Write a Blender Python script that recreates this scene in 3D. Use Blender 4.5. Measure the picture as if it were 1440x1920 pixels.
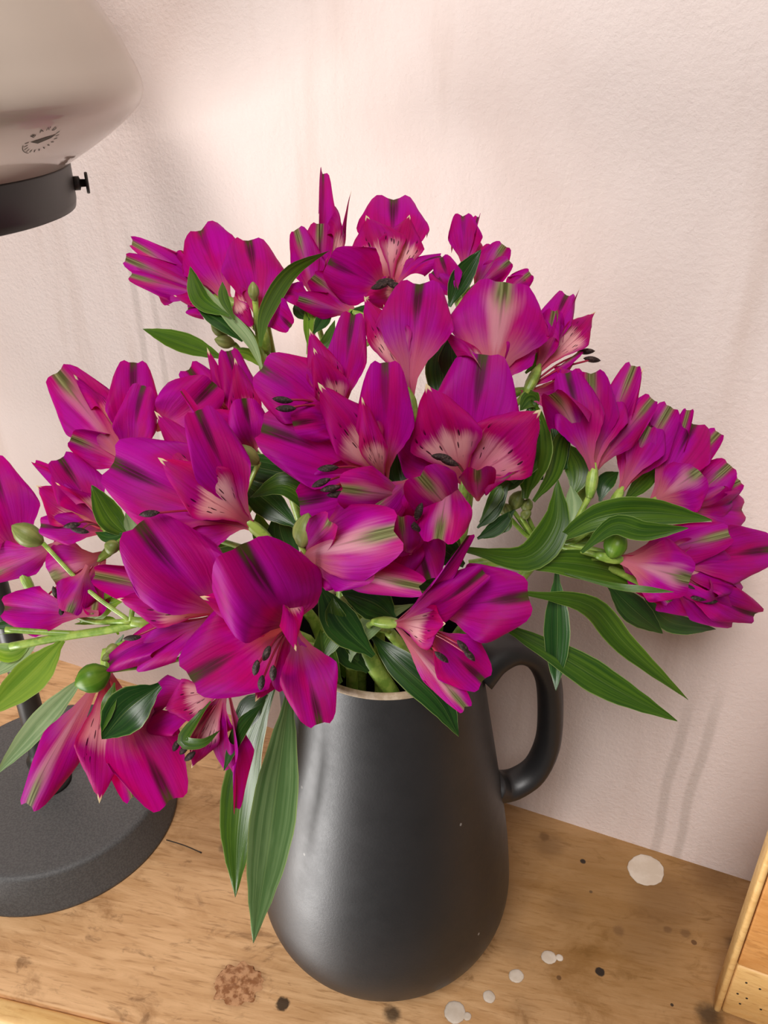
import bpy, bmesh, math, random
from mathutils import Vector, Matrix, noise

# ------------------------------------------------------------------ camera, light, exposure
scene = bpy.context.scene
for o in list(bpy.data.objects):
    bpy.data.objects.remove(o)
C = scene.collection
FPX = 1600.0
CAM = Vector((0.0, -0.3072, 0.4412))
PITCH = math.radians(30)
CP, SP = math.cos(PITCH), math.sin(PITCH)
cd = bpy.data.cameras.new('camera'); cam = bpy.data.objects.new('camera', cd); C.objects.link(cam)
cam.location = CAM; cam.rotation_euler = (math.radians(60), 0, 0)
cd.sensor_fit = 'VERTICAL'; cd.sensor_height = 24.0; cd.sensor_width = 24.0; cd.lens = 24.0 * FPX / 1920.0
cd.clip_start = 0.01
scene.camera = cam

world = bpy.data.worlds.new('world'); scene.world = world; world.use_nodes = True
wb = world.node_tree.nodes['Background']
wb.inputs[0].default_value = (1.0, 0.93, 0.88, 1); wb.inputs[1].default_value = 0.16


def area(name, loc, target, sx, sy, power, col):
    l = bpy.data.lights.new(name, 'AREA'); l.shape = 'RECTANGLE'; l.size = sx; l.size_y = sy
    l.energy = power; l.color = col
    o = bpy.data.objects.new(name, l); C.objects.link(o); o.location = loc
    o.rotation_euler = (Vector(target) - Vector(loc)).to_track_quat('-Z', 'Y').to_euler()
    return o


area('low_left_fill', (-1.10, -0.50, -0.48), (0, 0, 0.10), 0.60, 0.75, 27.0, (1.0, 0.97, 0.95))  # unseen area light added low at left front for the jug's highlight
area('skylight', (-0.55, -1.55, 2.1), (0, 0, 0.2), 1.0, 1.0, 62.0, (1.0, 0.96, 0.93))

vs = scene.view_settings
vs.view_transform = 'Standard'; vs.look = 'None'; vs.gamma = 1.0; vs.use_curve_mapping = False
vs.exposure = -0.04

rng = random.Random(7)


# ------------------------------------------------------------------ helpers
def ray(px, py):
    u = (px - 720.0) / FPX; v = (960.0 - py) / FPX
    return Vector((u, CP + v * SP, -SP + v * CP))


def at(px, py, D):
    """world point seen at this pixel, D metres in front of the lens"""
    return CAM + ray(px, py) * D


def on_z(px, py, z=0.0):
    r = ray(px, py); return CAM + r * ((z - CAM.z) / r.z)


def on_y(px, py, y=0.0):
    r = ray(px, py); return CAM + r * ((y - CAM.y) / r.y)


def dome(px, py):
    """depth of the bouquet's rounded outside"""
    q = ((px - 720) / 700.0) ** 2 + ((py - 900) / 600.0) ** 2
    return 0.358 - 0.065 * max(0.0, 1 - q)


def lerp(a, b, t): return a + (b - a) * t


def interp(tab, t):
    for (a, x), (b, y) in zip(tab, tab[1:]):
        if t <= b:
            k = (t - a) / (b - a) if b > a else 0
            k = k * k * (3 - 2 * k) * 0.5 + k * 0.5
            return x + (y - x) * k
    return tab[-1][1]


def obj(name, me, mat, parent=None):
    o = bpy.data.objects.new(name, me); C.objects.link(o)
    if mat is not None:
        for m in (mat if isinstance(mat, (list, tuple)) else [mat]):
            me.materials.append(m)
    if parent is not None: o.parent = parent
    return o


def mesh(name, verts, faces, uvs=None, smooth=True, matidx=None):
    me = bpy.data.meshes.new(name); me.from_pydata([tuple(v) for v in verts], [], faces); me.update()
    if uvs is not None:
        ul = me.uv_layers.new(name='UVMap')
        for l in me.loops: ul.data[l.index].uv = uvs[l.vertex_index]
    if smooth: me.polygons.foreach_set('use_smooth', [True] * len(me.polygons))
    if matidx: me.polygons.foreach_set('material_index', matidx)
    return me


def tag(o, label=None, cat=None, group=None, kind=None):
    if label: o['label'] = label
    if cat: o['category'] = cat
    if group: o['group'] = group
    if kind: o['kind'] = kind
    return o


def empty(name, loc):
    o = bpy.data.objects.new(name, None); C.objects.link(o); o.location = loc; o.empty_display_size = 0.01
    return o


def put(child, parent):
    """parent while keeping world-space mesh data where it is"""
    child.parent = parent
    child.matrix_parent_inverse = Matrix.Translation(-parent.location) if parent.type == 'EMPTY' else Matrix()
    return child


class MB:
    """collects geometry for one mesh"""
    def __init__(s): s.v = []; s.f = []; s.m = []; s.uv = []

    def add(s, vs_, fs, mi=0, uv=None):
        b = len(s.v); s.v += [Vector(v) for v in vs_]; s.f += [tuple(i + b for i in f) for f in fs]; s.m += [mi] * len(fs)
        s.uv += uv if uv else [(0.5, 0.5)] * len(vs_)

    def tube(s, pts, rad, n=8, mi=0, flat=1.0, up=None):
        pts = [Vector(p) for p in pts]; N = len(pts)
        rad = rad if isinstance(rad, (list, tuple)) else [rad] * N
        t0 = (pts[1] - pts[0]).normalized()
        x = up.copy() if up else (Vector((0, 0, 1)) if abs(t0.z) < .9 else Vector((1, 0, 0)))
        V = []; UV = []
        for i, p in enumerate(pts):
            t = (pts[min(i + 1, N - 1)] - pts[max(i - 1, 0)]).normalized()
            x = (x - t * x.dot(t)).normalized(); y = t.cross(x)
            for k in range(n):
                a = 2 * math.pi * k / n
                V.append(p + x * (math.cos(a) * rad[i]) + y * (math.sin(a) * rad[i] * flat)); UV.append((k / n, i / (N - 1)))
        F = [(i * n + k, i * n + (k + 1) % n, (i + 1) * n + (k + 1) % n, (i + 1) * n + k) for i in range(N - 1) for k in range(n)]
        F.append(tuple(range(n - 1, -1, -1))); F.append(tuple(range((N - 1) * n, N * n)))
        s.add(V, F, mi, UV)

    def lathe(s, prof, n=64, mi=0, axis=None, org=None, deform=None, cap=False):
        """prof: list of (r, z) about axis"""
        ax = Vector((0, 0, 1)) if axis is None else axis.normalized()
        e1 = ax.orthogonal().normalized() if axis is not None else Vector((1, 0, 0)); e2 = ax.cross(e1)
        og = Vector((0, 0, 0)) if org is None else Vector(org)
        V = []; UV = []
        for j, (r, z) in enumerate(prof):
            for k in range(n):
                a = 2 * math.pi * k / n; rr, zz = (r, z) if deform is None else deform(r, z, a)
                V.append(og + e1 * (math.cos(a) * rr) + e2 * (math.sin(a) * rr) + ax * zz); UV.append((k / n, j / (len(prof) - 1)))
        F = [(j * n + k, j * n + (k + 1) % n, (j + 1) * n + (k + 1) % n, (j + 1) * n + k) for j in range(len(prof) - 1) for k in range(n)]
        if cap:
            F.append(tuple(range(n - 1, -1, -1))); F.append(tuple(range((len(prof) - 1) * n, len(prof) * n)))
        s.add(V, F, mi, UV)

    def build(s, name, mat, parent=None, smooth=True):
        me = mesh(name, s.v, s.f, s.uv, smooth, s.m)
        return obj(name, me, mat, parent)


def catmull(P, n=8):
    P = [Vector(p) for p in P]
    if len(P) == 2: P = [P[0], (P[0] + P[1]) / 2, P[1]]
    Q = [P[0] * 2 - P[1]] + P + [P[-1] * 2 - P[-2]]; out = []
    for i in range(1, len(Q) - 2):
        for k in range(n):
            t = k / n; a, b, c, d = Q[i - 1], Q[i], Q[i + 1], Q[i + 2]
            out.append(0.5 * ((2 * b) + (c - a) * t + (2 * a - 5 * b + 4 * c - d) * t * t + (3 * b - a - 3 * c + d) * t ** 3))
    out.append(P[-1]); return out


# ------------------------------------------------------------------ materials
class NT:
    def __init__(s, name):
        s.mat = bpy.data.materials.new(name); s.mat.use_nodes = True
        s.t = s.mat.node_tree; s.t.nodes.clear(); s.out = s.n('ShaderNodeOutputMaterial')

    def n(s, typ, **kw):
        nd = s.t.nodes.new(typ)
        for k, v in kw.items(): setattr(nd, k, v)
        return nd

    def link(s, a, b): s.t.links.new(a, b)

    def val(s, sock, v):
        if isinstance(v, bpy.types.NodeSocket): s.link(v, sock)
        else: sock.default_value = v if not isinstance(v, tuple) or len(v) != 3 or sock.type == 'VECTOR' else (*v, 1)

    def math(s, op, a, b=None, c=None, clamp=False):
        nd = s.n('ShaderNodeMath', operation=op, use_clamp=clamp)
        for i, v in enumerate((a, b, c)):
            if v is not None: s.val(nd.inputs[i], v)
        return nd.outputs[0]

    def mix(s, fac, a, b, blend='MIX'):
        nd = s.n('ShaderNodeMix', data_type='RGBA', blend_type=blend)
        s.val(nd.inputs[0], fac); s.val(nd.inputs[6], a); s.val(nd.inputs[7], b)
        return nd.outputs[2]

    def ss(s, x, a, b, lo=0.0, hi=1.0):
        nd = s.n('ShaderNodeMapRange', interpolation_type='SMOOTHSTEP')
        s.val(nd.inputs[0], x)
        for i, v in enumerate((a, b, lo, hi)): nd.inputs[i + 1].default_value = v
        return nd.outputs[0]

    def noise(s, vec, scale, detail=3, rough=0.5, dist=0.0):
        nd = s.n('ShaderNodeTexNoise'); s.val(nd.inputs['Vector'], vec)
        nd.inputs['Scale'].default_value = scale; nd.inputs['Detail'].default_value = detail
        nd.inputs['Roughness'].default_value = rough; nd.inputs['Distortion'].default_value = dist
        return nd.outputs[0]

    def vmul(s, vec, k):
        nd = s.n('ShaderNodeVectorMath', operation='MULTIPLY'); s.val(nd.inputs[0], vec); nd.inputs[1].default_value = k
        return nd.outputs[0]

    def vadd(s, vec, k):
        nd = s.n('ShaderNodeVectorMath', operation='ADD'); s.val(nd.inputs[0], vec); s.val(nd.inputs[1], k)
        return nd.outputs[0]

    def bump(s, h, strength, dist=0.001):
        nd = s.n('ShaderNodeBump'); nd.inputs['Strength'].default_value = strength; nd.inputs['Distance'].default_value = dist
        s.link(h, nd.inputs['Height']); return nd.outputs[0]

    def bsdf(s, col, rough=0.5, normal=None, spec=0.5, **kw):
        b = s.n('ShaderNodeBsdfPrincipled'); s.val(b.inputs['Base Color'], col); s.val(b.inputs['Roughness'], rough)
        s.val(b.inputs['Specular IOR Level'], spec)
        if normal is not None: s.link(normal, b.inputs['Normal'])
        for k, v in kw.items(): s.val(b.inputs[k.replace('_', ' ')], v)
        return b.outputs[0]

    def done(s, sh): s.link(sh, s.out.inputs[0]); return s.mat

    def pos(s):
        return s.n('ShaderNodeNewGeometry').outputs['Position']

    def sep(s, v):
        nd = s.n('ShaderNodeSeparateXYZ'); s.val(nd.inputs[0], v); return nd.outputs


def srgb(r, g, b):
    f = lambda c: ((c / 255 + .055) / 1.055) ** 2.4 if c > 10 else c / 255 / 12.92
    return (f(r), f(g), f(b))


def petal_mat(kind):
    t = NT('petal_' + kind)
    uv = t.n('ShaderNodeUVMap').outputs[0]; x, y, _ = t.sep(uv)
    oi = t.n('ShaderNodeObjectInfo'); info = oi.outputs['Random']; pal = t.sep(oi.outputs['Color'])[0]
    u = t.math('MULTIPLY_ADD', x, 2.0, -1.0); au = t.math('ABSOLUTE', u)
    cmb = t.n('ShaderNodeCombineXYZ'); t.link(u, cmb.inputs[0]); t.link(y, cmb.inputs[1]); t.link(t.math('MULTIPLY', info, 40), cmb.inputs[2])
    vein = t.noise(t.vmul(cmb.outputs[0], (16, 1.2, 1)), 1.0, 4, 0.6)
    blot = t.noise(t.vmul(cmb.outputs[0], (1.6, 2.2, 1)), 1.0, 3)
    magA, magB = (0.42, 0.0014, 0.160), (0.40, 0.0022, 0.300)
    if kind == 'inner': magA, magB = (0.43, 0.0015, 0.115), (0.41, 0.0018, 0.205)
    col = t.mix(t.ss(blot, .35, .65), magA, magB)
    col = t.mix(t.math('MULTIPLY', t.ss(vein, .45, .68), .32), col, (0.20, 0.0008, 0.075))
    wob = t.math('MULTIPLY_ADD', vein, .26, -.13)
    yy = t.math('ADD', y, wob)
    if kind == 'inner':
        # pale throat blotch with dark dashes
        pale = t.math('MULTIPLY', t.ss(yy, .66, .50), t.ss(au, 1.05, .55))
        pale = t.math('MULTIPLY', pale, t.ss(info, .0, .25, .55, .95))
        col = t.mix(pale, col, t.mix(t.ss(y, .15, .5), (0.52, 0.10, 0.16), (0.78, 0.42, 0.44)))
        line = t.math('MULTIPLY', t.ss(t.math('ABSOLUTE', t.math('SUBTRACT', au, .22)), .05, .015), t.math('MULTIPLY', t.ss(y, .2, .45), t.ss(y, .95, .7)))
        col = t.mix(t.math('MULTIPLY', line, .45), col, (0.26, 0.0, 0.07))
        vo = t.n('ShaderNodeTexVoronoi'); vo.inputs['Scale'].default_value = 1.0; vo.inputs['Randomness'].default_value = .9
        t.link(t.vmul(cmb.outputs[0], (4.6, 7.5, 1)), vo.inputs['Vector'])
        vs2 = t.n('ShaderNodeVectorMath', operation='SUBTRACT')
        t.link(t.vmul(cmb.outputs[0], (4.6, 7.5, 1)), vs2.inputs[0]); t.link(vo.outputs['Position'], vs2.inputs[1])
        dx, dy, _z = t.sep(vs2.outputs[0])
        d2 = t.math('ADD', t.math('POWER', t.math('MULTIPLY', t.math('ABSOLUTE', dx), 7.5), 2), t.math('POWER', t.math('MULTIPLY', t.math('ABSOLUTE', dy), 3.2), 2))
        dash = t.math('MULTIPLY', t.ss(d2, 1.0, .65), t.math('MULTIPLY', t.ss(y, .30, .36), t.ss(y, .78, .68)))
        dash = t.math('MULTIPLY', dash, t.math('MULTIPLY', t.ss(au, .12, .2), t.ss(au, .9, .75)))
        pick = t.sep(vo.outputs['Color'])[0]
        dash = t.math('MULTIPLY', dash, t.ss(pick, .50, .53))
        col = t.mix(t.math('MULTIPLY', dash, .93), col, (0.035, 0.0, 0.012))
        tip = t.math('MULTIPLY', t.ss(y, .955, .975), t.ss(au, .13, .09))
        col = t.mix(tip, col, (0.78, 0.70, 0.42))
    else:
        claw = t.ss(t.math('SUBTRACT', yy, t.math('MULTIPLY', pal, .22)), .44, .06)
        col = t.mix(t.math('MULTIPLY', claw, .85), col, (0.50, 0.13, 0.19) if kind == 'outer_face' else (0.50, 0.15, 0.17))
        if kind == 'outer_face':
            lens = t.math('DIVIDE', t.math('ADD', au, t.math('MULTIPLY', wob, .25)), t.math('MULTIPLY_ADD', t.ss(y, .45, .90), .15, .02))
            k = t.math('MULTIPLY', t.math('MULTIPLY', t.ss(lens, 1.25, .35), t.ss(yy, .50, .84)), t.ss(info, .05, .4, .45, 1.0))
            col = t.mix(t.math('MULTIPLY', t.math('MULTIPLY', k, t.ss(vein, .30, .55, .65, 1.0)), .92), col, (0.050, 0.006, 0.014))
            k2 = t.math('MULTIPLY', t.ss(lens, .9, .4), t.ss(yy, .88, 1.0))
            col = t.mix(t.math('MULTIPLY', k2, .8), col, (0.055, 0.070, 0.010))
        else:
            wid = t.math('MULTIPLY', t.math('ADD', au, t.math('MULTIPLY', wob, .7)), t.ss(y, .35, .9, 1.8, .95))
            k = t.math('MULTIPLY', t.ss(wid, .50, .12), t.math('MULTIPLY', t.ss(yy, .22, .45), t.ss(yy, .98, .74)))
            col = t.mix(t.math('MULTIPLY', k, pal), col, (0.58, 0.26, 0.33))
            k2 = t.math('MULTIPLY', t.ss(wid, .27, .07), t.ss(yy, .66, .90))
            col = t.mix(t.math('MULTIPLY', k2, .95), col, t.mix(t.ss(vein, .4, .6), (0.07, 0.10, 0.02), (0.26, 0.30, 0.12)))
            line = t.math('MULTIPLY', t.ss(au, .04, .01), t.ss(y, .45, .75))
            col = t.mix(t.math('MULTIPLY', line, .45), col, (0.07, 0.06, 0.015))
    nrm = t.bump(t.math('ADD', vein, t.math('MULTIPLY', blot, .4)), 0.35, 0.0006)
    b = t.bsdf(col, 0.5, nrm, 0.10)
    tr = t.n('ShaderNodeBsdfTranslucent'); t.link(t.mix(1.0, col, (1.25, .6, .32), 'MULTIPLY'), tr.inputs[0])
    mx = t.n('ShaderNodeMixShader'); mx.inputs[0].default_value = 0.34
    t.link(b, mx.inputs[1]); t.link(tr.outputs[0], mx.inputs[2])
    return t.done(mx.outputs[0])


def leaf_mat(name, dark, light, trans=0.28, rough=0.36):
    t = NT(name)
    uv = t.n('ShaderNodeUVMap').outputs[0]; x, y, _ = t.sep(uv)
    info = t.n('ShaderNodeObjectInfo').outputs['Random']
    u = t.math('MULTIPLY_ADD', x, 2.0, -1.0); au = t.math('ABSOLUTE', u)
    cmb = t.n('ShaderNodeCombineXYZ'); t.link(u, cmb.inputs[0]); t.link(y, cmb.inputs[1]); t.link(t.math('MULTIPLY', info, 30), cmb.inputs[2])
    st = t.noise(t.vmul(cmb.outputs[0], (4.5, .5, 1)), 1.0, 3, .5)
    bl = t.noise(t.vmul(cmb.outputs[0], (1.5, 3, 1)), 1.0, 3, .6)
    col = t.mix(t.math('MULTIPLY_ADD', t.ss(st, .38, .66), .6, t.math('MULTIPLY', info, .3)), dark, light)
    col = t.mix(t.math('MULTIPLY', t.ss(bl, .5, .75), .35), col, light)
    vein = t.math('MAXIMUM', t.ss(au, .05, .012), t.math('MULTIPLY', t.ss(t.math('ABSOLUTE', t.math('SUBTRACT', t.math('FRACT', t.math('MULTIPLY', au, 3.5)), .5)), .10, .02), .4))
    edge = t.ss(au, .93, .985)
    col = t.mix(t.math('MULTIPLY', t.math('MAXIMUM', t.math('MULTIPLY', vein, .22), edge), .5), col, (0.38, 0.50, 0.16))
    nrm = t.bump(t.math('SUBTRACT', st, t.math('MULTIPLY', vein, .25)), 0.22, 0.0007)
    b = t.bsdf(col, rough, nrm, 0.4)
    tr = t.n('ShaderNodeBsdfTranslucent'); t.link(t.mix(1.0, col, (1.3, 1.25, .35), 'MULTIPLY'), tr.inputs[0])
    mx = t.n('ShaderNodeMixShader'); mx.inputs[0].default_value = trans
    t.link(b, mx.inputs[1]); t.link(tr.outputs[0], mx.inputs[2])
    return t.done(mx.outputs[0])


def simple(name, col, rough=0.5, spec=0.5, nscale=None, col2=None, bump=0.0, bscale=200, thr=(.4, .6)):
    t = NT(name); p = t.pos(); c = col; nrm = None
    if nscale: c = t.mix(t.ss(t.noise(p, nscale, 4, .6), *thr), col, col2)
    if bump: nrm = t.bump(t.noise(p, bscale, 4, .6), bump, 0.001)
    return t.done(t.bsdf(c, rough, nrm, spec))


M = {}
M['o'] = petal_mat('outer_face'); M['b'] = petal_mat('outer_back'); M['i'] = petal_mat('inner')
M['leaf'] = leaf_mat('leaf_green', (0.020, 0.068, 0.005), (0.080, 0.165, 0.010))
M['dark'] = leaf_mat('leaf_dark_green', (0.008, 0.040, 0.006), (0.024, 0.090, 0.012), .2, .3)
M['pale'] = leaf_mat('leaf_pale_underside', (0.14, 0.24, 0.10), (0.34, 0.44, 0.24), .25, .5)
M['lime'] = leaf_mat('leaf_yellow_green', (0.085, 0.22, 0.012), (0.24, 0.38, 0.04), .38, .4)
M['sheen'] = leaf_mat('leaf_painted_gloss', (0.040, 0.105, 0.022), (0.19, 0.29, 0.12), .2, .28)  # lighter greens paint the gloss reflection into the hanging blade
M['stem'] = simple('stem_green', (0.17, 0.29, 0.035), .42, .5, 220, (0.30, 0.42, 0.07))
M['bud'] = leaf_mat('bud_green', (0.13, 0.17, 0.03), (0.36, 0.38, 0.12), .2, .45)
M['filament'] = simple('filament_crimson', (0.30, 0.010, 0.045), .4)
M['anther'] = simple('anther_brown', (0.020, 0.008, 0.007), .6, .3, 1100, (0.095, 0.052, 0.042), .5, 1500, (.5, .7))


def wall_mat():
    t = NT('plaster_wall'); p = t.pos()
    st = t.noise(t.vmul(p, (22, 22, 2.2)), 1.0, 5, .6)
    big = t.noise(t.vmul(p, (5, 5, 2.5)), 1.0, 4, .55, .6)
    col = t.mix(t.ss(big, .35, .7), srgb(228, 213, 207), srgb(218, 199, 191))
    col = t.mix(t.math('MULTIPLY', t.ss(st, .50, .74), .55), col, srgb(192, 168, 154))
    col = t.mix(t.math('MULTIPLY', t.ss(t.noise(t.vmul(p, (60, 60, 14)), 1.0, 4, .7), .58, .8), .25), col, srgb(238, 224, 212))
    # run marks down the plaster
    x, y, z = t.sep(p)
    sx = t.math('ADD', x, t.math('MULTIPLY', t.noise(p, 14, 2), .006))
    for x0, w_, z0, z1, a in ((-0.138, .0030, .12, .36, .30), (-0.127, .0028, .10, .34, .30), (0.168, .0038, -.1, .14, .34), (0.180, .0036, -.1, .15, .34)):
        k = t.math('MULTIPLY', t.ss(t.math('ABSOLUTE', t.math('SUBTRACT', sx, x0)), w_, w_ * .3), t.math('MULTIPLY', t.ss(z, z0, z0 + .04), t.ss(z, z1, z1 - .05)))
        col = t.mix(t.math('MULTIPLY', k, a), col, srgb(160, 148, 138))
    f = t.noise(p, 420, 5, .65); g = t.noise(t.vmul(p, (120, 120, 60)), 1.0, 4, .6)
    nrm = t.bump(t.math('ADD', f, t.math('MULTIPLY', g, 0.9)), 0.42, 0.0013)
    return t.done(t.bsdf(col, 0.62, nrm, 0.3))


def wood_mat(name, ca, cb, cc, ang, spots=(), blots=(), stain=1.0):
    t = NT(name); p = t.pos()
    mp = t.n('ShaderNodeMapping'); mp.vector_type = 'POINT'; t.link(p, mp.inputs[0]); mp.inputs['Rotation'].default_value = (0, 0, ang)
    q = mp.outputs[0]
    gr = t.noise(t.vmul(q, (14, 90, 90)), 1.0, 5, .65, 1.2)
    fine = t.noise(t.vmul(q, (60, 520, 520)), 1.0, 3, .6)
    big = t.noise(t.vmul(q, (14, 20, 20)), 1.0, 6, .68, .7)
    col = t.mix(t.ss(gr, .3, .7), ca, cb)
    col = t.mix(t.math('MULTIPLY', t.ss(fine, .52, .72), .45), col, cc)
    col = t.mix(t.math('MULTIPLY', t.ss(big, .50, .70), .62 * stain), col, cc)
    sp = t.noise(t.vmul(q, (48, 80, 80)), 1.0, 5, .68, .8)
    col = t.mix(t.math('MULTIPLY', t.ss(sp, .56, .72), .55 * stain), col, (cc[0] * .45, cc[1] * .38, cc[2] * .3))
    nz = t.math('MULTIPLY_ADD', t.noise(p, 230, 3, .6), .006, -.003)
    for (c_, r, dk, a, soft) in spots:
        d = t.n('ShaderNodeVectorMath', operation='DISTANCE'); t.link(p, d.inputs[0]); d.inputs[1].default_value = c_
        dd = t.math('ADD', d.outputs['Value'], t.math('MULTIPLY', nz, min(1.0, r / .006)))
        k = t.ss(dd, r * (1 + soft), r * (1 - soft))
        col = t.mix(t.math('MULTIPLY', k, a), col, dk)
    nrm = t.bump(t.math('ADD', gr, t.math('MULTIPLY', fine, .5)), 0.35, 0.0008)
    return t.done(t.bsdf(col, t.ss(big, .3, .7, .42, .58), nrm, 0.4))

# ------------------------------------------------------------------ the setting: wall
WA, WB = Vector((-0.2329, 0.211, 0)), Vector((0.2187, 0.0195, 0))
WD = (WB - WA).normalized(); WN = Vector((WD.y, -WD.x, 0))       # WN faces the room
if WN.y > 0: WN = -WN
M['wall'] = wall_mat()


def build_wall():
    nx, nz = 130, 60; V = []; UV = []
    for j in range(nz + 1):
        z = -0.06 + 1.36 * j / nz
        for i in range(nx + 1):
            s = -1.6 + 2.6 * i / nx
            p = WA + WD * s + Vector((0, 0, z))
            k = noise.noise(Vector((s * 3.2, z * 2.2, 1.7))) * .003 + noise.noise(Vector((s * 11, z * 5, 4.2))) * .0016
            V.append(p + WN * k * min(1.0, max(0.0, z / .12))); UV.append((i / nx, j / nz))
    F = [(j * (nx + 1) + i, j * (nx + 1) + i + 1, (j + 1) * (nx + 1) + i + 1, (j + 1) * (nx + 1) + i) for j in range(nz) for i in range(nx)]
    mb = MB(); mb.add(V, F, 0, UV)
    a = WA + WD * -1.6 - WN * .04; b = WA + WD * 1.0 - WN * .04
    z0, z1 = Vector((0, 0, -.06)), Vector((0, 0, 1.30))
    mb.add([a + z0, b + z0, b + z1, a + z1], [(0, 1, 2, 3)])
    tag(mb.build('wall_back', M['wall']), kind='structure')


build_wall()

# ------------------------------------------------------------------ the wooden shelf
GR = math.atan2(-.218, .976)


def spot(px, py, rpx, col, a, soft=.18):
    c = on_z(px, py); D = (c - CAM).dot(Vector((0, CP, -SP))); return (c, rpx * D / FPX, col, a, soft)


BLK, BRN = (0.012, 0.008, 0.006), (0.12, 0.055, 0.018)
SPOTS = [spot(1180, 1690, 300, (0.19, 0.090, 0.012), .76, .9), spot(1000, 1600, 120, (0.20, 0.105, 0.036), .3, .95), spot(380, 1560, 110, (0.20, 0.105, 0.036), .3, .95), spot(530, 1882, 13, BLK, .9), spot(1125, 1823, 9, BLK, .97), spot(1093, 1615, 5, BLK, .95), spot(735, 1902, 15, BLK, .8, .5),  # first three: brown staining with shade beside jug and lamp base painted in
         spot(1301, 1767, 5, BRN, .95), spot(1048, 1833, 5, BRN, .9), spot(1260, 1884, 3, BLK, .9), spot(1108, 1672, 3, BLK, .6),
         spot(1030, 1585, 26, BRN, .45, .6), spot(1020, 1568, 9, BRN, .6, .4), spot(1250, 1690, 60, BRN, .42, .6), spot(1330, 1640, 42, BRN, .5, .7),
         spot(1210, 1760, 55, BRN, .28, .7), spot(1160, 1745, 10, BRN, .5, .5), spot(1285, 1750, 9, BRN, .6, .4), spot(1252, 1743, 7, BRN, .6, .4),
         spot(447, 1845, 40, (0.16, 0.06, 0.025), .6, .5), spot(1378, 1770, 14, BLK, .6, .7), spot(1330, 1905, 22, BLK, .75, .6),
         spot(420, 1590, 9, BLK, .5, .5), spot(1060, 1700, 30, BRN, .22, .6), spot(970, 1770, 30, BRN, .3, .7), spot(980, 1895, 22, BRN, .25, .8)]
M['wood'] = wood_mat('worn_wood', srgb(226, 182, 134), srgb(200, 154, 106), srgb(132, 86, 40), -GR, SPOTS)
M['pale_wood'] = wood_mat('pale_worn_wood', srgb(232, 192, 128), srgb(216, 170, 104), srgb(176, 120, 60), -GR, (), (), .35)
M['orange_wood'] = wood_mat('orange_wood', srgb(214, 156, 92), srgb(194, 132, 68), srgb(150, 92, 40), -GR, (), (), .5)


def prism(poly, z0, z1, bev=0.002, seg=3):
    bm = bmesh.new()
    vb = [bm.verts.new((p[0], p[1], z0)) for p in poly]
    f = bm.faces.new(vb); bmesh.ops.recalc_face_normals(bm, faces=[f])
    r = bmesh.ops.extrude_face_region(bm, geom=[f])
    for v in [g for g in r['geom'] if isinstance(g, bmesh.types.BMVert)]: v.co.z = z1
    bmesh.ops.recalc_face_normals(bm, faces=bm.faces)
    if bev: bmesh.ops.bevel(bm, geom=list(bm.edges), offset=bev, segments=seg, profile=.5, affect='EDGES')
    me = bpy.data.meshes.new('prism'); bm.to_mesh(me); bm.free()
    me.polygons.foreach_set('use_smooth', [True] * len(me.polygons)); me.set_sharp_from_angle(angle=.6)
    return me


FD = Vector((.976, -.218, 0)); F0 = Vector((-.2009, -.0464, 0)); FN = Vector((-.218, -.976, 0))
shelf = tag(empty('wooden_shelf', (0, -.02, -.03)), 'worn tan wooden shelf top with wax spots and dark stains under the jug', 'shelf')
fa, fb = F0 + FD * -.60, F0 + FD * .8
ba, bb = WA + WD * -.56 - WN * .01, WA + WD * .80 - WN * .01
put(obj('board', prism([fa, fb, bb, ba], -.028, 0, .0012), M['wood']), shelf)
put(obj('front_edge_strip', prism([fa + FN * .012, fb + FN * .012, fb + FN * .0002, fa + FN * .0002], -.030, -.0012, .0035, 4), M['pale_wood']), shelf)

# upright at the right end of the shelf
UD = WD; UN = -WN
p0 = on_z(1337, 1897); p0.z = 0
up_ = tag(empty('shelf_upright', (p0.x + .03, p0.y + .02, 0)), 'pale yellow wooden upright with worm holes standing on the shelf beside the wall', 'post')
dep = .014


def upoly(off=0.0, w=.05):
    a = p0 + UD * off + UN * off * .3; return [a, a + UD * w, a + UD * w + UN * (dep - off), a + UN * (dep - off)]


up_low = put(obj('lower_block', prism(upoly(.0036), .0004, .0400, .0016), M['pale_wood']), up_)
put(obj('upper_board', prism(upoly(.0036), .0408, .30, .0012), M['orange_wood']), up_)
el = upoly(); put(obj('edge_lath', prism([el[0], el[0] + UD * .0033, el[3] + UD * .0033, el[3]], .0003, .30, .0014), M['pale_wood']), up_)
hole = simple('hole_dark', (.02, .012, .006), .9)
for (hx, hz) in ((.0105, .0125), (.008, .0195), (.0125, .0185), (.0165, .029), (.010, .030), (.020, .014)):
    mb = MB(); c = p0 + UD * hx + UN * (.0036 * .3 + .0001) + Vector((0, 0, hz))
    mb.lathe([(.00002, .0003), (.00045, .0003), (.0006, .0002), (.0006, -.0006)], 10, 0, -UN, c, None, True)
    wh = mb.build('worm_hole', hole); wh.parent = up_low

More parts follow.
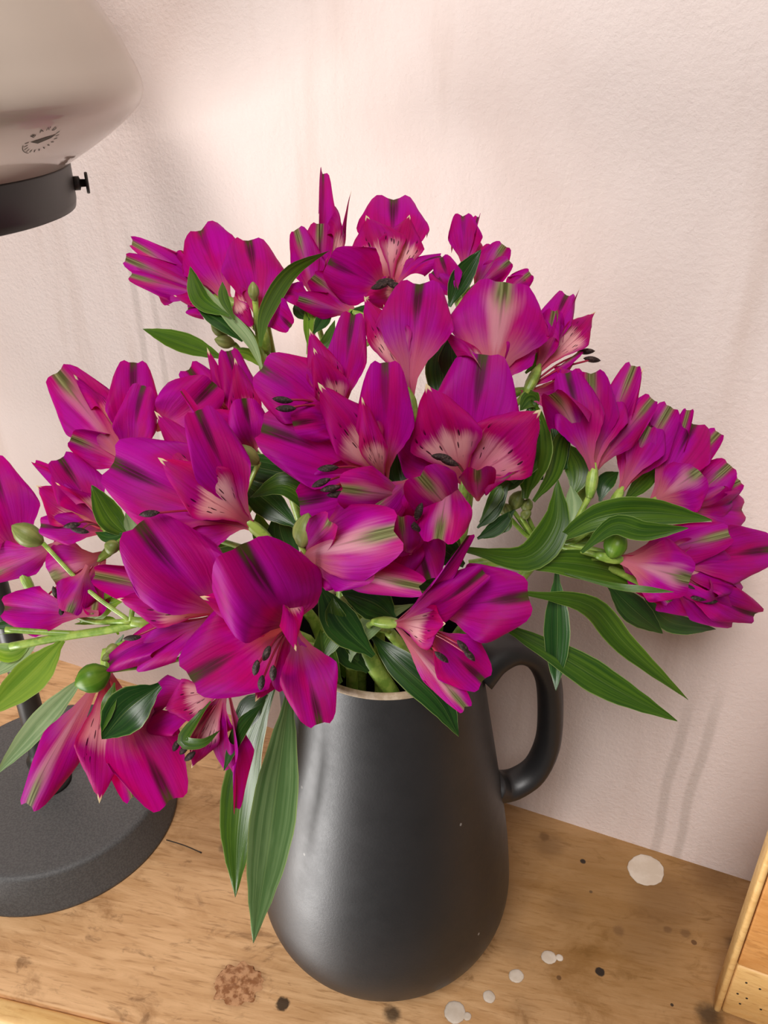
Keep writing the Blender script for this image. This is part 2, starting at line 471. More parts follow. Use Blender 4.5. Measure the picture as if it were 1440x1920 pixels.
# ------------------------------------------------------------------ wax drops and residue on the shelf
M['wax'] = simple('wax_white', srgb(206, 192, 176), .6, .25, 90, srgb(196, 180, 162), .02, 900)
wl = [(1211, 1631, 34, 'large pale round wax spot on the shelf close to the wall'), (968, 1830, 14, 'round pale wax drop on the shelf between two smaller drops'),
      (1029, 1795, 14, 'pale ragged wax drop touching a tiny drop'), (1049, 1796, 7, 'tiny pale wax drop beside a larger ragged drop'),
      (917, 1869, 12, 'small pale wax drop near the foot of the jug'), (853, 1898, 21, 'thick pale wax drop at the shelf front below the jug'),
      (876, 1906, 8, 'tiny pale wax drop stuck to a thick one')]
for k, (x, y, r, lab) in enumerate(wl):
    c = on_z(x, y); c.z = 0; D = (c - CAM).dot(Vector((0, CP, -SP))); R = r * D / FPX
    mb = MB(); n = 36
    h = .0004 if r > 30 else .0007
    mb.lathe([(R, .00002), (R * .96, h * .5), (R * .8, h * .9), (R * .4, h), (R * .02, h * .95)], n, 0, None, c,
             lambda rr, zz, a: (rr * (1 + .04 * math.sin(2 * a + k) + .02 * math.sin(5 * a + 2 * k) + .02 * math.sin(13 * a)), zz), True)
    tag(mb.build('wax_drop', M['wax']), lab, 'wax drop', 'wax drops on the shelf')
# brown crusty patch
c = on_z(447, 1845); mb = MB(); V = []; F = []; n = 30
for j in range(n + 1):
    for i in range(n + 1):
        x = (i / n - .5) * 2; y = (j / n - .5) * 2; d = math.hypot(x, y)
        hgt = max(0, 1 - d) ** .6 * (.0002 + .0010 * abs(noise.noise(Vector((x * 5, y * 5, 3)))) + .0009 * abs(noise.noise(Vector((x * 11, y * 11, 9)))))
        wv = 1 + .25 * noise.noise(Vector((math.atan2(y, x) * 3, 0, 5)))
        k = min(1.0, 1 / max(d, 1e-6)) * wv
        V.append(Vector((c.x + x * .0125 * k, c.y + y * .0115 * k, .0001 + hgt)))
F = [(j * (n + 1) + i, j * (n + 1) + i + 1, (j + 1) * (n + 1) + i + 1, (j + 1) * (n + 1) + i) for j in range(n) for i in range(n)]
mb.add(V, F)
tag(mb.build('glue_residue', simple('residue_brown', srgb(146, 94, 56), .35, .5, 260, srgb(198, 148, 106), .1, 700)), 'crusty brown glue residue stuck to the shelf left of the jug', 'residue')
# twig
a, b = on_z(312, 1576), on_z(378, 1600)
mb = MB(); mb.tube(catmull([a + Vector((0, 0, .0006)), (a + b) / 2 + Vector((0, .0006, .0007)), b + Vector((0, 0, .0005))], 5), [.0003] * 10 + [.00045], 6)
tag(mb.build('plant_fibre', simple('fibre_dark', (.02, .014, .01), .7)), 'thin dark dried fibre lying on the shelf beside the lamp base', 'fibre')

# ------------------------------------------------------------------ the jug
def jug_mat():
    t = NT('matt_charcoal_glaze'); p = t.pos()
    sc = t.noise(p, 90, 4, .7)
    col = t.mix(t.ss(t.noise(p, 28, 4, .6), .3, .7), srgb(24, 23, 24), srgb(31, 29, 30))
    vo = t.n('ShaderNodeTexVoronoi'); vo.inputs['Scale'].default_value = 85; t.link(t.vmul(p, (1, 1, .8)), vo.inputs['Vector'])
    k = t.math('MULTIPLY', t.ss(vo.outputs['Distance'], .07, .04), t.ss(t.sep(vo.outputs['Color'])[0], .84, .87))
    col = t.mix(t.math('MULTIPLY', k, .55), col, srgb(170, 165, 160))
    nrm = t.bump(t.noise(p, 900, 3, .6), .08, .0006)
    return t.done(t.bsdf(col, t.ss(sc, .3, .7, .45, .50), nrm, .75))


M['jug'] = jug_mat()
M['lip'] = simple('bare_clay_lip', srgb(196, 176, 152), .6, .3, 300, srgb(176, 154, 128))
M['inside'] = simple('jug_inside', srgb(38, 36, 36), .5)
jug = tag(empty('ceramic_jug', (0.0008, 0, 0)), 'matt charcoal ceramic jug with a loop handle, holding the flowers', 'jug')
JO = Vector((0.0008, 0, 0))
outer = [(.0, .0), (.036, .0), (.0405, .0008), (.0475, .0042), (.0560, .0110), (.0625, .0200), (.0660, .0310), (.0668, .0420), (.0657, .0560),
         (.0635, .0750), (.0605, .0940), (.0568, .1150), (.0530, .1360), (.0492, .1570), (.0456, .1780), (.0432, .1925), (.0424, .2000)]


def smooth_prof(P, n=5):
    Q = catmull([Vector((r, z, 0)) for r, z in P], n); return [(max(q.x, 0), q.y) for q in Q]


def spout(r, z, a):
    d = abs((a - math.pi * 1.03 + math.pi) % (2 * math.pi) - math.pi)
    k = math.exp(-(d / .42) ** 2) * max(0, min(1, (z - .150) / .050)) ** 1.6
    return (r + .0125 * k, z + .005 * k)


mb = MB(); mb.lathe(smooth_prof(outer), 96, 0, None, JO, spout)
inner = [(.0424, .2000), (.0400, .2000), (.0395, .194), (.045, .160), (.052, .12), (.060, .06), (.058, .02), (.03, .008), (.0, .008)]
mb.lathe(smooth_prof(inner, 3), 96, 1, None, JO, spout)
jb = put(mb.build('body', [M['jug'], M['inside']]), jug)
mb = MB()
lp = [(.0412 + .0016 * math.cos(a), .2000 + .0016 * math.sin(a)) for a in [2 * math.pi * k / 12 for k in range(13)]]
mb.lathe(lp, 96, 0, None, JO, spout); put(mb.build('lip', M['lip']), jug)
hp = [(893, 1262, .0), (925, 1232, .004), (965, 1216, .008), (1003, 1228, .010), (1027, 1270, .011), (1032, 1335, .011), (1026, 1395, .010), (1003, 1443, .008), (968, 1468, .006), (938, 1474, .004), (915, 1468, .0)]
hpts = catmull([on_y(x, y, yy) for x, y, yy in hp], 6)
mb = MB(); nN = len(hpts)
mb.tube(hpts, [(.0062 + .0022 * (2 * abs(i / (nN - 1) - .5)) ** 3) for i in range(nN)], 20, 0, 1.35, Vector((0, 0, 1)))
put(mb.build('handle', M['jug']), jug)

# ------------------------------------------------------------------ the table lamp
LX, LY = -.2090, .0715; LO = Vector((LX, LY, 0))
lamp = tag(empty('table_lamp', (LX, LY, 0)), 'table lamp with black round base, thin pole and milky glass shade in a ring', 'lamp')
M['lampblack'] = simple('powder_coated_black', srgb(72, 71, 71), .5, .5, 900, srgb(86, 85, 84), .25, 2200)
M['iron'] = simple('black_metal', srgb(44, 42, 40), .42, .5)
mb = MB()
mb.lathe([(.0, 0), (.0742, 0), (.0748, .0006), (.0748, .0022), (.0742, .003), (.0712, .0252), (.0702, .0270), (.0688, .0279), (.066, .028), (.0, .028)], 128, 0, None, LO)
put(mb.build('base', M['lampblack']), lamp)
mb = MB()
mb.lathe([(.0, .028), (.0130, .0282), (.0118, .030), (.0098, .034), (.0096, .046), (.0102, .0465), (.0102, .0485), (.0086, .049), (.0076, .056), (.0070, .075), (.0066, .11), (.0062, .18), (.006, .368), (.0, .368)], 32, 0, None, LO)
put(mb.build('pole', M['iron']), lamp)
mb = MB()
mb.lathe([(.0722, .3872), (.0744, .3872), (.0748, .3865), (.0748, .372), (.0742, .3692), (.072, .3684), (.03, .3684), (.0, .3684), (.0, .3700), (.03, .3702), (.0715, .3704), (.0722, .3712), (.0722, .3872)], 128, 0, None, LO)
ring = put(mb.build('shade_ring', M['iron']), lamp)
# thumb screw on the ring
sd = Vector((.873, -.487, 0)); sd = Vector((math.cos(math.radians(17)), math.sin(math.radians(17)), 0))
sc_ = LO + Vector((0, 0, .3782))
mb = MB(); mb.lathe([(.0, .0735), (.0030, .0735), (.0030, .0772), (.0017, .0776), (.0016, .0800), (.0, .0802)], 16, 0, sd, sc_)
mb.lathe([(.0, .0797), (.0044, .0797), (.0046, .0802), (.0044, .0810), (.0, .0810)], 18, 0, sd, sc_)
put(mb.build('thumb_screw', M['iron']), ring)


def shade_mat():
    t = NT('opal_glass'); p = t.pos()
    col = t.mix(t.ss(t.noise(p, 20, 3), .3, .7), srgb(208, 192, 176), srgb(202, 187, 172))
    b = t.bsdf(col, .12, None, .5, Coat_Weight=.4, Coat_Roughness=.05)
    tr = t.n('ShaderNodeBsdfTranslucent'); tr.inputs[0].default_value = (.8, .7, .62, 1)
    mx = t.n('ShaderNodeMixShader'); mx.inputs[0].default_value = .16; t.link(b, mx.inputs[1]); t.link(tr.outputs[0], mx.inputs[2])
    return t.done(mx.outputs[0])


M['shade'] = shade_mat()
shp = [(.056, .3712), (.0615, .3730), (.0645, .3790), (.0700, .3845), (.0870, .3946), (.0990, .4026), (.1068, .4094), (.1094, .4140), (.1097, .4180), (.1086, .4225), (.1065, .4275), (.1023, .4366), (.0956, .4481), (.078, .476), (.062, .502), (.055, .512)]
SHP = smooth_prof(shp, 5)
mb = MB(); mb.lathe(SHP, 128, 0, None, LO); mb.lathe([(max(r - .003, .001), z) for r, z in reversed(SHP)], 128, 0, None, LO)
n_ = len(SHP)
shade = put(mb.build('glass_shade', M['shade']), lamp)

# maker's stamp on the shade
def shade_hit(px, py):
    r = ray(px, py); best = None; prev = None
    for k in range(2000):
        t = .2 + k * .0002; P = CAM + r * t; q = P - LO; rad = math.hypot(q.x, q.y)
        if not (SHP[0][1] < q.z < SHP[-1][1]): continue
        for (r0, z0), (r1, z1) in zip(SHP, SHP[1:]):
            if z0 <= q.z <= z1:
                if rad <= lerp(r0, r1, (q.z - z0) / max(z1 - z0, 1e-9)):
                    an = math.atan2(q.y, q.x); sl = Vector((r1 - r0, z1 - z0, 0)).normalized()
                    nn = Vector((math.cos(an) * sl.y, math.sin(an) * sl.y, -sl.x)); tt = Vector((-math.sin(an), math.cos(an), 0))
                    return P, nn.normalized(), tt
    return None


hit = shade_hit(79, 262)
if hit:
    P, nn, tt = hit; vv = nn.cross(tt)
    M['ink'] = simple('stamp_ink', (.035, .025, .008), .5)
    mb = MB(); R = .0072

    def q3(x, y):
        s = P + tt * x + vv * y
        an = math.atan2(s.y - LY, s.x - LX); rad = math.hypot(s.x - LX, s.y - LY)
        for (r0, z0), (r1, z1) in zip(SHP, SHP[1:]):
            if z0 <= s.z <= z1: rad = lerp(r0, r1, (s.z - z0) / max(z1 - z0, 1e-9)); break
        return Vector((LX + math.cos(an) * rad, LY + math.sin(an) * rad, s.z)) + nn * .00012

    def strip(pts, w):
        V = []; pts = [Vector((a, b, 0)) for a, b in pts]
        for i, p in enumerate(pts):
            d = (pts[min(i + 1, len(pts) - 1)] - pts[max(i - 1, 0)]).normalized(); o_ = Vector((-d.y, d.x, 0)) * w / 2
            V += [q3(*(p + o_).xy), q3(*(p - o_).xy)]
        mb.add(V, [(2 * i, 2 * i + 1, 2 * i + 3, 2 * i + 2) for i in range(len(pts) - 1)])

    GL = {'B': [[(0, 0), (0, 1)], [(0, 1), (.5, .9), (.5, .6), (0, .5)], [(0, .5), (.6, .4), (.6, .1), (0, 0)]], 'A': [[(0, 0), (.35, 1), (.7, 0)], [(.15, .4), (.55, .4)]],
          'N': [[(0, 0), (0, 1), (.6, 0), (.6, 1)]], 'D': [[(0, 0), (0, 1), (.5, .8), (.5, .2), (0, 0)]]}

    def glyph(ch, ang, sz, r0):
        ux = Vector((-math.sin(ang), math.cos(ang))) * -1; uy = Vector((math.cos(ang), math.sin(ang)))
        for st in GL[ch]:
            strip([tuple(uy * r0 + ux * ((a - .3) * sz) + uy * (b * sz)) for a, b in st], .00035)

    for ch, dg in zip('BAND', (150, 120, 92, 64)): glyph(ch, math.radians(dg), .0019, R * .74)
    for dg in range(185, 405, 17):
        a = math.radians(dg); strip([(math.cos(a) * R * .78, math.sin(a) * R * .78), (math.cos(a + .06) * R * .98, math.sin(a + .06) * R * .98)], .0004)
    for k in range(12):
        a0 = math.radians(195 + k * 5); strip([(math.cos(a0 + j * .05) * R * 1.04, math.sin(a0 + j * .05) * R * 1.04) for j in range(3)], .00025)
    dv = [(-.0050, -.0004), (-.001, -.0019), (.0036, .0004), (.0052, .0024), (.0012, .0014), (-.0016, .0006)]
    mb.add([q3(*d) for d in dv], [tuple(range(len(dv)))])
    st_ = put(mb.build('maker_stamp', M['ink'], None, False), shade); st_['label'] = 'small round dark printed stamp'

# ------------------------------------------------------------------ flower parts
OUT_W = [(0, .12), (.15, .17), (.3, .36), (.45, .66), (.6, .89), (.74, 1.0), (.86, 1.02), (1, .96)]
INN_W = [(0, .15), (.15, .2), (.3, .40), (.45, .70), (.6, .94), (.72, 1.0), (.86, .88), (1, .62)]


def petal_mesh(B, T, w, n, bow, cup, kind, seed, curl):
    r = random.Random(seed)
    a = (T - B); L = a.length; a.normalize(); n = (n - a * n.dot(a)).normalized(); e = a.cross(n)
    NU, NV = 18, 18; V = []; UV = []; ph = r.uniform(0, 6.28); ph2 = r.uniform(0, 6.28); wv = r.uniform(.07, .17); tw = r.uniform(-.12, .12)
    jit = [r.uniform(-.008, .008) for _ in range(NU + 1)]
    inner = kind == 'i'
    for j in range(NV + 1):
        v = j / NV; W = w * .5 * interp(INN_W if inner else OUT_W, v)
        tk = max(0.0, v - .62) / .38
        for i in range(NU + 1):
            u = math.sin((-1 + 2 * i / NU) * math.pi / 2); au = abs(u)
            if inner: E = 1 - .30 * (1 - math.sqrt(max(0, 1 - .98 * au ** 1.8))) - .07 * au + .05 * math.exp(-(u / .12) ** 2) - .05
            else: E = 1 - .44 * (1 - math.sqrt(max(0, 1 - .985 * au ** 2.3))) + .085 * math.sin(math.pi * min(au * 1.12, 1)) ** 1.3 + .030 * math.exp(-(u / .08) ** 2) - .030
            E += jit[i] * (1 if 0 < i < NU else .3)
            s = v * lerp(1.0, E, v ** 1.6)
            off = bow * L * 4 * v * (1 - v) - curl * L * tk * tk
            off += cup * W * u * u * 1.1 - (.10 * W * math.exp(-(u / .16) ** 2) * (1 - v * .3))
            off += wv * W * au ** 2.5 * math.sin(ph + v * 8 + (2.1 if u > 0 else 0)) * v * 1.6 + .02 * W * math.sin(ph2 + v * 5 + u * 4)
            off += tw * W * u * v
            V.append(B + a * (L * s) + e * (u * W * (1 - .12 * cup * au)) + n * off); UV.append(((u + 1) / 2, v))
    F = [(j * (NU + 1) + i, j * (NU + 1) + i + 1, (j + 1) * (NU + 1) + i + 1, (j + 1) * (NU + 1) + i) for j in range(NV) for i in range(NU)]
    return mesh('petal', V, F, UV)


def face_normal(B, T, roll):
    a = (T - B).normalized(); v = (CAM - (B + T) / 2).normalized(); n0 = (v - a * v.dot(a)).normalized()
    e = a.cross(n0); r = math.radians(roll); return n0 * math.cos(r) + e * math.sin(r)


# how strongly each petal shows the pale markings of its kind, keyed by its tip
PALE = {(946, 530): .95, (742, 995): 1.0, (788, 1100): .8, (1310, 884): .7, (1294, 1086): .8, (872, 1326): 1.0, (98, 1082): .6, (46, 1512): .7, (318, 1502): 1.1, (786, 528): .8, (362, 1268): .7,
        (108, 700): .5, (1036, 728): .9, (600, 1352): .5, (640, 916): .5, (822, 1012): .6, (786, 890): .7, (880, 884): .9, (700, 1060): .6}
SEED = [100]


def nxt(): SEED[0] += 1; return SEED[0]


def make_stamen(P0, P1, parent, size=1.0, ang=None):
    D = (P1 - CAM).length; mb = MB(); d = (P1 - P0).normalized()
    mid = (P0 + P1) / 2 + Vector((0, 0, .002))
    mb.tube(catmull([P0, mid, P1], 4), .00042, 6, 0)
    t = d if ang is None else ang
    LA, RA = .0035 * size, .00130 * size
    prof = [(RA * math.sin(math.pi * k / 8) ** .7 + 1e-5, -LA + 2 * LA * k / 8) for k in range(9)]
    mb.lathe(prof, 10, 1, t, P1, lambda r, z, a: (r * (1 - .22 * abs(math.cos(a)) ** 6), z))
    return put(mb.build('stamen', [M['filament'], M['anther']]), parent)


# where each stalk stands in the jug: direction round the axis in degrees, share of the radius
SLOT = {(490, 665): (150, 1), (620, 650): (112, 1), (868, 600): (50, 1), (890, 830): (10, .8), (1035, 1015): (-28, 1), (730, 1185): (-64, 1), (690, 930): (-100, .35),
        (640, 1090): (-116, 1), (440, 1190): (-138, 1), (245, 1165): (-161, 1), (400, 1010): (-184, .95)}
# millimetres towards the lens by which a piece is set so that neighbouring stems do not cut through each other
NUDGE = {('leaf', 530, 482, 960): -16, ('flower', 768, 745): 0.7, ('petal', 768, 775): -11, ('flower', 745, 905): -8, ('flower', 198, 1258): 11.9,
         ('flower', 560, 1045): 14.5, ('leaf', 560, 520, 960): -10.0, ('flower', 738, 1168): 6.5, ('leaf', 740, 640, 1110): -7.2, ('leaf', 488, 618, 470): 1.2,
         ('petal', 530, 545): -1.2, ('flower', 592, 572): -0.5, ('leaf', 985, 1000, 745): -1.2, ('petal', 1036, 728): 3.4, ('flower', 1112, 888): 7.6,
         ('leaf', 1000, 1062, 808): -1.2, ('leaf', 1075, 1060, 830): -2.2, ('leaf', 1060, 1070, 910): 1.2, ('leaf', 1060, 1030, 770): -3.4, ('petal', 1065, 700): 8.0,
         ('leaf', 920, 985, 850): -2.4, ('leaf', 900, 940, 910): 1.2, ('petal', 640, 960): 7.0, ('leaf', 620, 585, 960): -1.2, ('leaf', 690, 640, 1160): 7.2,
         ('petal', 822, 474): -1.2, ('flower', 735, 548): -1.6, ('petal', 826, 484): 1.2, ('flower', 860, 565): 0.5, ('petal', 700, 556): -2.2,
         ('petal', 688, 546): 1.2, ('petal', 720, 560): 1.2, ('petal', 786, 528): 2.2, ('stamen', 740, 535): -1.2, ('stamen', 750, 545): -1.2,
         ('petal', 764, 800): -9.8, ('flower', 872, 905): -7.6, ('petal', 800, 840): -11, ('petal', 690, 960): 1.2, ('flower', 780, 970): 0.5,
         ('petal', 1098, 730): -8.0, ('flower', 968, 735): -5.9, ('petal', 566, 942): -16, ('flower', 722, 905): -8.1, ('petal', 742, 995): 4.8,
         ('petal', 75, 985): 5.6, ('flower', 205, 1000): 13.7, ('petal', 98, 1082): -2.4, ('flower', 196, 1040): -4.3, ('petal', -25, 1078): -2.4,
         ('petal', 335, 985): -13.6, ('flower', 472, 985): 16, ('petal', 262, 985): 13.6, ('flower', 425, 1150): 6.1, ('petal', 466, 1046): 13.0,
         ('flower', 548, 1168): 5.9, ('petal', 700, 1060): -12.0, ('petal', 640, 916): 4.6, ('stamen', 620, 916): -1.2, ('stamen', 632, 927): -3.6,
         ('petal', 800, 1080): -4.8, ('petal', 878, 1006): 4.8, ('leaf', 895, 955, 905): 1.2, ('leaf', 160, -10, 1455): -2.4, ('petal', 46, 1512): 2.4,
         ('petal', 1108, 700): 2.4, ('petal', 1085, 690): -2.4, ('bud', 80, 1018): -1.2, ('leaf', 590, 466, 934): -1.2, ('petal', 1086, 660): -1.2,
         ('petal', 800, 732): -5.6, ('bud', 565, 1025): 2.4, ('leaf', 850, 835, 620): -2.4, ('bud', 222, 1030): 6.0, ('bud', 254, 1022): 2.4,
         ('bud', 485, 868): 1.2, ('flower', 250, 880): 0.7, ('flower', 478, 850): 0.7, ('petal', 372, 776): 0.8, ('leaf', 560, 362, 1040): -14}
REG = {}


def nud(key): return NUDGE.get(key, 0.0) * .001


class Stem:
    """one cut stem: stalk, leaves, buds and its flowers"""
    def __init__(s, ux, uy, uD, label, jx, jy, grp=True):
        s.U = at(ux, uy, uD); az = math.radians(SLOT[(ux, uy)][0]); k = SLOT[(ux, uy)][1]
        d = Vector((math.cos(az), math.sin(az), 0)); s.base = d * (.034 * k) + Vector((0, 0, .0115))
        s.root = empty('alstroemeria_stem', s.base)
        tag(s.root, label, 'flower', 'cut flower stems in the jug')
        b2 = d * (.031 * k) + Vector((0, 0, .198)); mid = b2.lerp(s.U, .5) + d * .003 + Vector((0, 0, .004))
        mb = MB(); pts = catmull([s.base, s.base * .5 + b2 * .5, b2, mid, s.U], 6)
        mb.tube(pts, [lerp(.0030, .0021, i / (len(pts) - 1)) for i in range(len(pts))], 10)
        put(mb.build('stalk', M['stem']), s.root); s.pts = pts

    def tube(s, pix, r=.0011, name='side_stalk'):
        mb = MB(); pts = catmull([at(x, y, D) for x, y, D in pix], 5); mb.tube(pts, r, 8)
        return put(mb.build(name, M['stem']), s.root)

    def leaf(s, pix, w, mat='leaf', roll=0, twist=0, fold=.18, dz=0.0):
        """pix: (x, y[, depth]) along the blade, w widest in pixels"""
        P = []; key = ('leaf', pix[0][0], pix[-1][0], pix[-1][1])
        for q in pix:
            d = q[2] if len(q) > 2 else dome(q[0], q[1]) + .010 - dz * .001
            P.append(at(q[0], q[1], d - nud(key)))
        pts = catmull(P, max(4, 20 // (len(P) - 1))); N = len(pts); NU = 8
        Dm = sum((p - CAM).dot(Vector((0, CP, -SP))) for p in pts) / N; W0 = w * Dm / FPX / 2
        V = []; UV = []; r = random.Random(nxt()); ph = r.uniform(0, 6)
        prof = [(0, .16), (.08, .24), (.2, .55), (.38, .9), (.52, 1), (.68, .86), (.82, .55), (.92, .26), (1, .02)]
        for j, p in enumerate(pts):
            v = j / (N - 1); t = (pts[min(j + 1, N - 1)] - pts[max(j - 1, 0)]).normalized()
            vd = (CAM - p).normalized(); n0 = (vd - t * vd.dot(t)).normalized(); e = t.cross(n0)
            a = math.radians(roll + twist * v); n = n0 * math.cos(a) + e * math.sin(a); ee = t.cross(n)
            W = W0 * interp(prof, v)
            for i in range(NU + 1):
                u = -1 + 2 * i / NU
                off = fold * W * abs(u) ** 1.3 + .07 * W0 * math.sin(ph + v * 7 + u * 2) * abs(u)
                V.append(p + ee * (u * W) + n * off); UV.append(((u + 1) / 2, v))
        F = [(j * (NU + 1) + i, j * (NU + 1) + i + 1, (j + 1) * (NU + 1) + i + 1, (j + 1) * (NU + 1) + i) for j in range(N - 1) for i in range(NU)]
        o = put(obj('leaf', mesh('leaf', V, F, UV), M[mat]), s.root); REG[o.name] = key; return o

    def bud(s, bx, by, tx, ty, w, D=None, mat='bud', stalk=None):
        key = ('bud', bx, by); D = (D or dome(bx, by) + .008) - nud(key)
        B = at(bx, by, D); T = at(tx, ty, D - .003); L = (T - B).length; R = w * D / FPX / 2; ax = (T - B)
        prof = [(R * interp([(0, .25), (.12, .6), (.3, .93), (.5, 1), (.7, .86), (.88, .5), (1, .05)], k / 12), L * k / 12) for k in range(13)]
        mb = MB(); mb.lathe(prof, 24, 0, ax, B, lambda r, z, a: (r * (1 - .10 * abs(math.sin(1.5 * a)) ** 4), z), True)
        st = stalk or [(s.U - CAM).dot(Vector((0, CP, -SP)))]
        o = put(mb.build('bud', M[mat]), s.root)
        mb2 = MB(); mid = (B + s.U) / 2 + Vector((0, 0, -.004)); mb2.tube(catmull([s.U, mid, B], 5), .0009, 7)
        o2 = mb2.build('bud_stalk', M['stem']); o2.parent = o; REG[o.name] = REG[o2.name] = key
        return o

    def flower(s, bx, by, petals, stamens=(), rec=.016, fwd=0.0, fill=1, ped=True, ovary=True):
        """petals: (kind, tip x, tip y, tip mm towards lens, width px, roll, bow, cup, curl[, (base x, base y, mm)])"""
        fkey = ('flower', bx, by); fwd += nud(fkey)
        Db = dome(bx, by) + rec - fwd; B = at(bx, by, Db); tips = []
        mb = MB(); plist = []
        for q in petals:
            k, tx, ty, tz, w, roll = q[:6]
            bow = q[6] if len(q) > 6 else .10; cup = q[7] if len(q) > 7 else .22; curl = q[8] if len(q) > 8 else .10
            D = dome(tx, ty) - fwd - tz * .001 - nud(('petal', tx, ty)); T = at(tx, ty, D)
            b = B if len(q) < 10 else at(q[9][0], q[9][1], Db - q[9][2] * .001)
            plist.append((k, b, T, 1.06 * w * (D * .75 + Db * .25) / FPX, roll, bow, cup, curl, PALE.get((tx, ty), .18), (tx, ty))); tips.append(T)
        ax = sum(((t - B).normalized() for t in tips), Vector()).normalized()
        Lm = sum((t - B).length for t in tips) / len(tips)
        if ovary:
            prof = [(.0011, -.0090), (.0016, -.0070), (.0020, -.0045), (.0020, -.0015), (.0016, .0010), (.0008, .004)]
            mb.lathe(prof, 18, 0, ax, B, lambda r, z, a: (r * (1 + .10 * math.cos(6 * a)), z), True)
        P1 = B - ax * .008
        if ped:
            mid = (P1 + s.U) / 2 - ax * .006
            mb.tube(catmull([s.U, mid, P1], 5), .0011, 8)
        if not mb.v: mb.lathe([(.0005, -.001), (.0005, .001)], 6, 0, ax, B)
        fl = put(mb.build('flower', M['stem']), s.root)
        REG[fl.name] = fkey
        for (k, b, T, w, roll, bow, cup, curl, pal, tk) in plist:
            n = face_normal(b, T, roll)
            back = math.cos(math.radians(roll)) < 0
            me = petal_mesh(b, T, w, n, bow, cup, k, nxt(), curl)
            o = obj('petal', me, M['i'] if k == 'i' else (M['b'] if (k == 'b' or back) else M['o'])); o.parent = fl; o.color = (pal, pal, pal, 1); REG[o.name] = ('petal',) + tk + fkey
        for f in range(fill):
            away = (B - CAM).normalized(); e = ax.cross(away).normalized()
            T = B + ax * Lm * .74 + away * Lm * .42 + e * Lm * (.0 if fill == 1 else (-.3 + .6 * f))
            n = (CAM - B).normalized()
            o = obj('petal', petal_mesh(B, T, Lm * .5, n, .08, .25, 'o', nxt(), .1), M['o']); o.parent = fl; o.color = (.18, .18, .18, 1); REG[o.name] = fkey
        for q in stamens:
            x, y, mm = q[:3]; P = at(x, y, dome(x, y) - fwd - mm * .001 - nud(('stamen', x, y)))
            d = Vector((q[3], 0, q[4])) if len(q) > 4 else None
            st = make_stamen(B + ax * .004, P, s.root, 1.0, d); st.parent = fl; st.matrix_parent_inverse = Matrix(); REG[st.name] = ('stamen', x, y)
        return fl

# ------------------------------------------------------------------ the bouquet, stem by stem
# --- top left
s = Stem(490, 665, .352, 'stem with two heart-shaped magenta petals and a half-closed flower pointing at the lamp', -.020, .012)
s.flower(418, 560, [('b', 248, 455, 4, 52, 165, .03, .5, 0), ('b', 237, 486, 8, 56, 185, .03, .5, 0), ('b', 246, 516, 4, 46, 200, .03, .5, 0)], rec=.010, fill=1)
s.flower(436, 585, [('o', 372, 424, 4, 112, -8, .06, .15, .05), ('i', 322, 548, 0, 36, 20), ('o', 350, 575, -4, 40, 30)], rec=.012, fill=1)
s.flower(492, 622, [('o', 466, 446, 6, 116, 6, .06, .15, .05), ('i', 434, 512, 2, 40, -50), ('o', 545, 612, 4, 58, 20, .06, .2, .0, (500, 560, 2)), ('i', 470, 612, 0, 34, 10, .1, .2, .1, (440, 556, 2))], rec=.012, fill=0)
s.bud(477, 564, 474, 528, 22, .322); s.bud(425, 632, 396, 606, 24, .328); s.bud(440, 645, 402, 636, 26, .328)
s.leaf([(420, 672), (350, 645), (268, 617)], 40, 'leaf', 10)
s.leaf([(488, 650), (498, 585), (545, 510), (618, 470)], 36, 'leaf', 0, 50, dz=18)
s.leaf([(430, 592), (376, 560), (356, 500)], 36, 'leaf', -20, 20, dz=20)
s.leaf([(455, 640), (415, 605), (370, 578)], 34, 'dark', 20, dz=16)
s.leaf([(440, 600), (420, 560), (417, 528)], 20, 'leaf', dz=20)
s.leaf([(494, 700), (468, 640), (425, 590), (380, 535)], 28, 'pale', 30, dz=17)
s.leaf([(495, 690), (465, 665), (430, 658)], 24, 'lime', 20)
s.tube([(503, 705, .335), (475, 640, .326), (430, 580, .328)], .0019); s.tube([(502, 700, .335), (486, 640, .328), (477, 545, .322)], .0012)
s.tube([(520, 700, .356), (508, 640, .354), (500, 600, .352)], .0011)

# --- top
s = Stem(620, 650, .350, 'tallest stem, its open magenta flower showing dark stamens against the wall', -.004, .020)
s.flower(592, 572, [('b', 556, 432, 4, 66, 165, .03, .35, 0), ('o', 606, 326, 0, 46, 40, .02, .7, 0), ('i', 641, 372, -2, 28, 30), ('i', 660, 356, 0, 24, 60, .02, .6, 0), ('b', 600, 420, 0, 70, 180, .05, .3, 0), ('o', 530, 545, 6, 52, 40, .08)], rec=.010, fill=0)
s.flower(672, 592, [('b', 560, 560, 2, 50, 180, .03, .4, 0), ('b', 590, 520, 0, 60, 170)], rec=.010, fill=0)
s.flower(735, 548, [('o', 738, 362, 6, 128, 0, .05, .18, .08), ('o', 621, 492, 12, 112, 0, .06, .18, .05), ('i', 686, 398, 10, 108, 5, .05), ('i', 768, 396, 10, 84, -5, .05), ('o', 822, 474, 4, 46, -50, .1), ('i', 700, 556, 14, 62, 0, .08)],
         [(722, 528, 14, 1, .1), (740, 535, 15, 1, -.3), (750, 545, 14, .6, -.5), (712, 536, 14, 1, .3)], rec=.014, fill=0)
s.leaf([(578, 655), (578, 605), (585, 545)], 20, 'lime', 10); s.leaf([(588, 625), (605, 600), (622, 570)], 28, 'dark', 0); s.leaf([(580, 600), (562, 585), (556, 565)], 24, 'dark')
s.leaf([(590, 650), (612, 640), (628, 600)], 22, 'leaf')
s.leaf([(640, 640), (670, 600), (690, 570)], 40, 'dark')
s.tube([(582, 665, .350), (585, 600, .348), (592, 570, .346)], .0017)

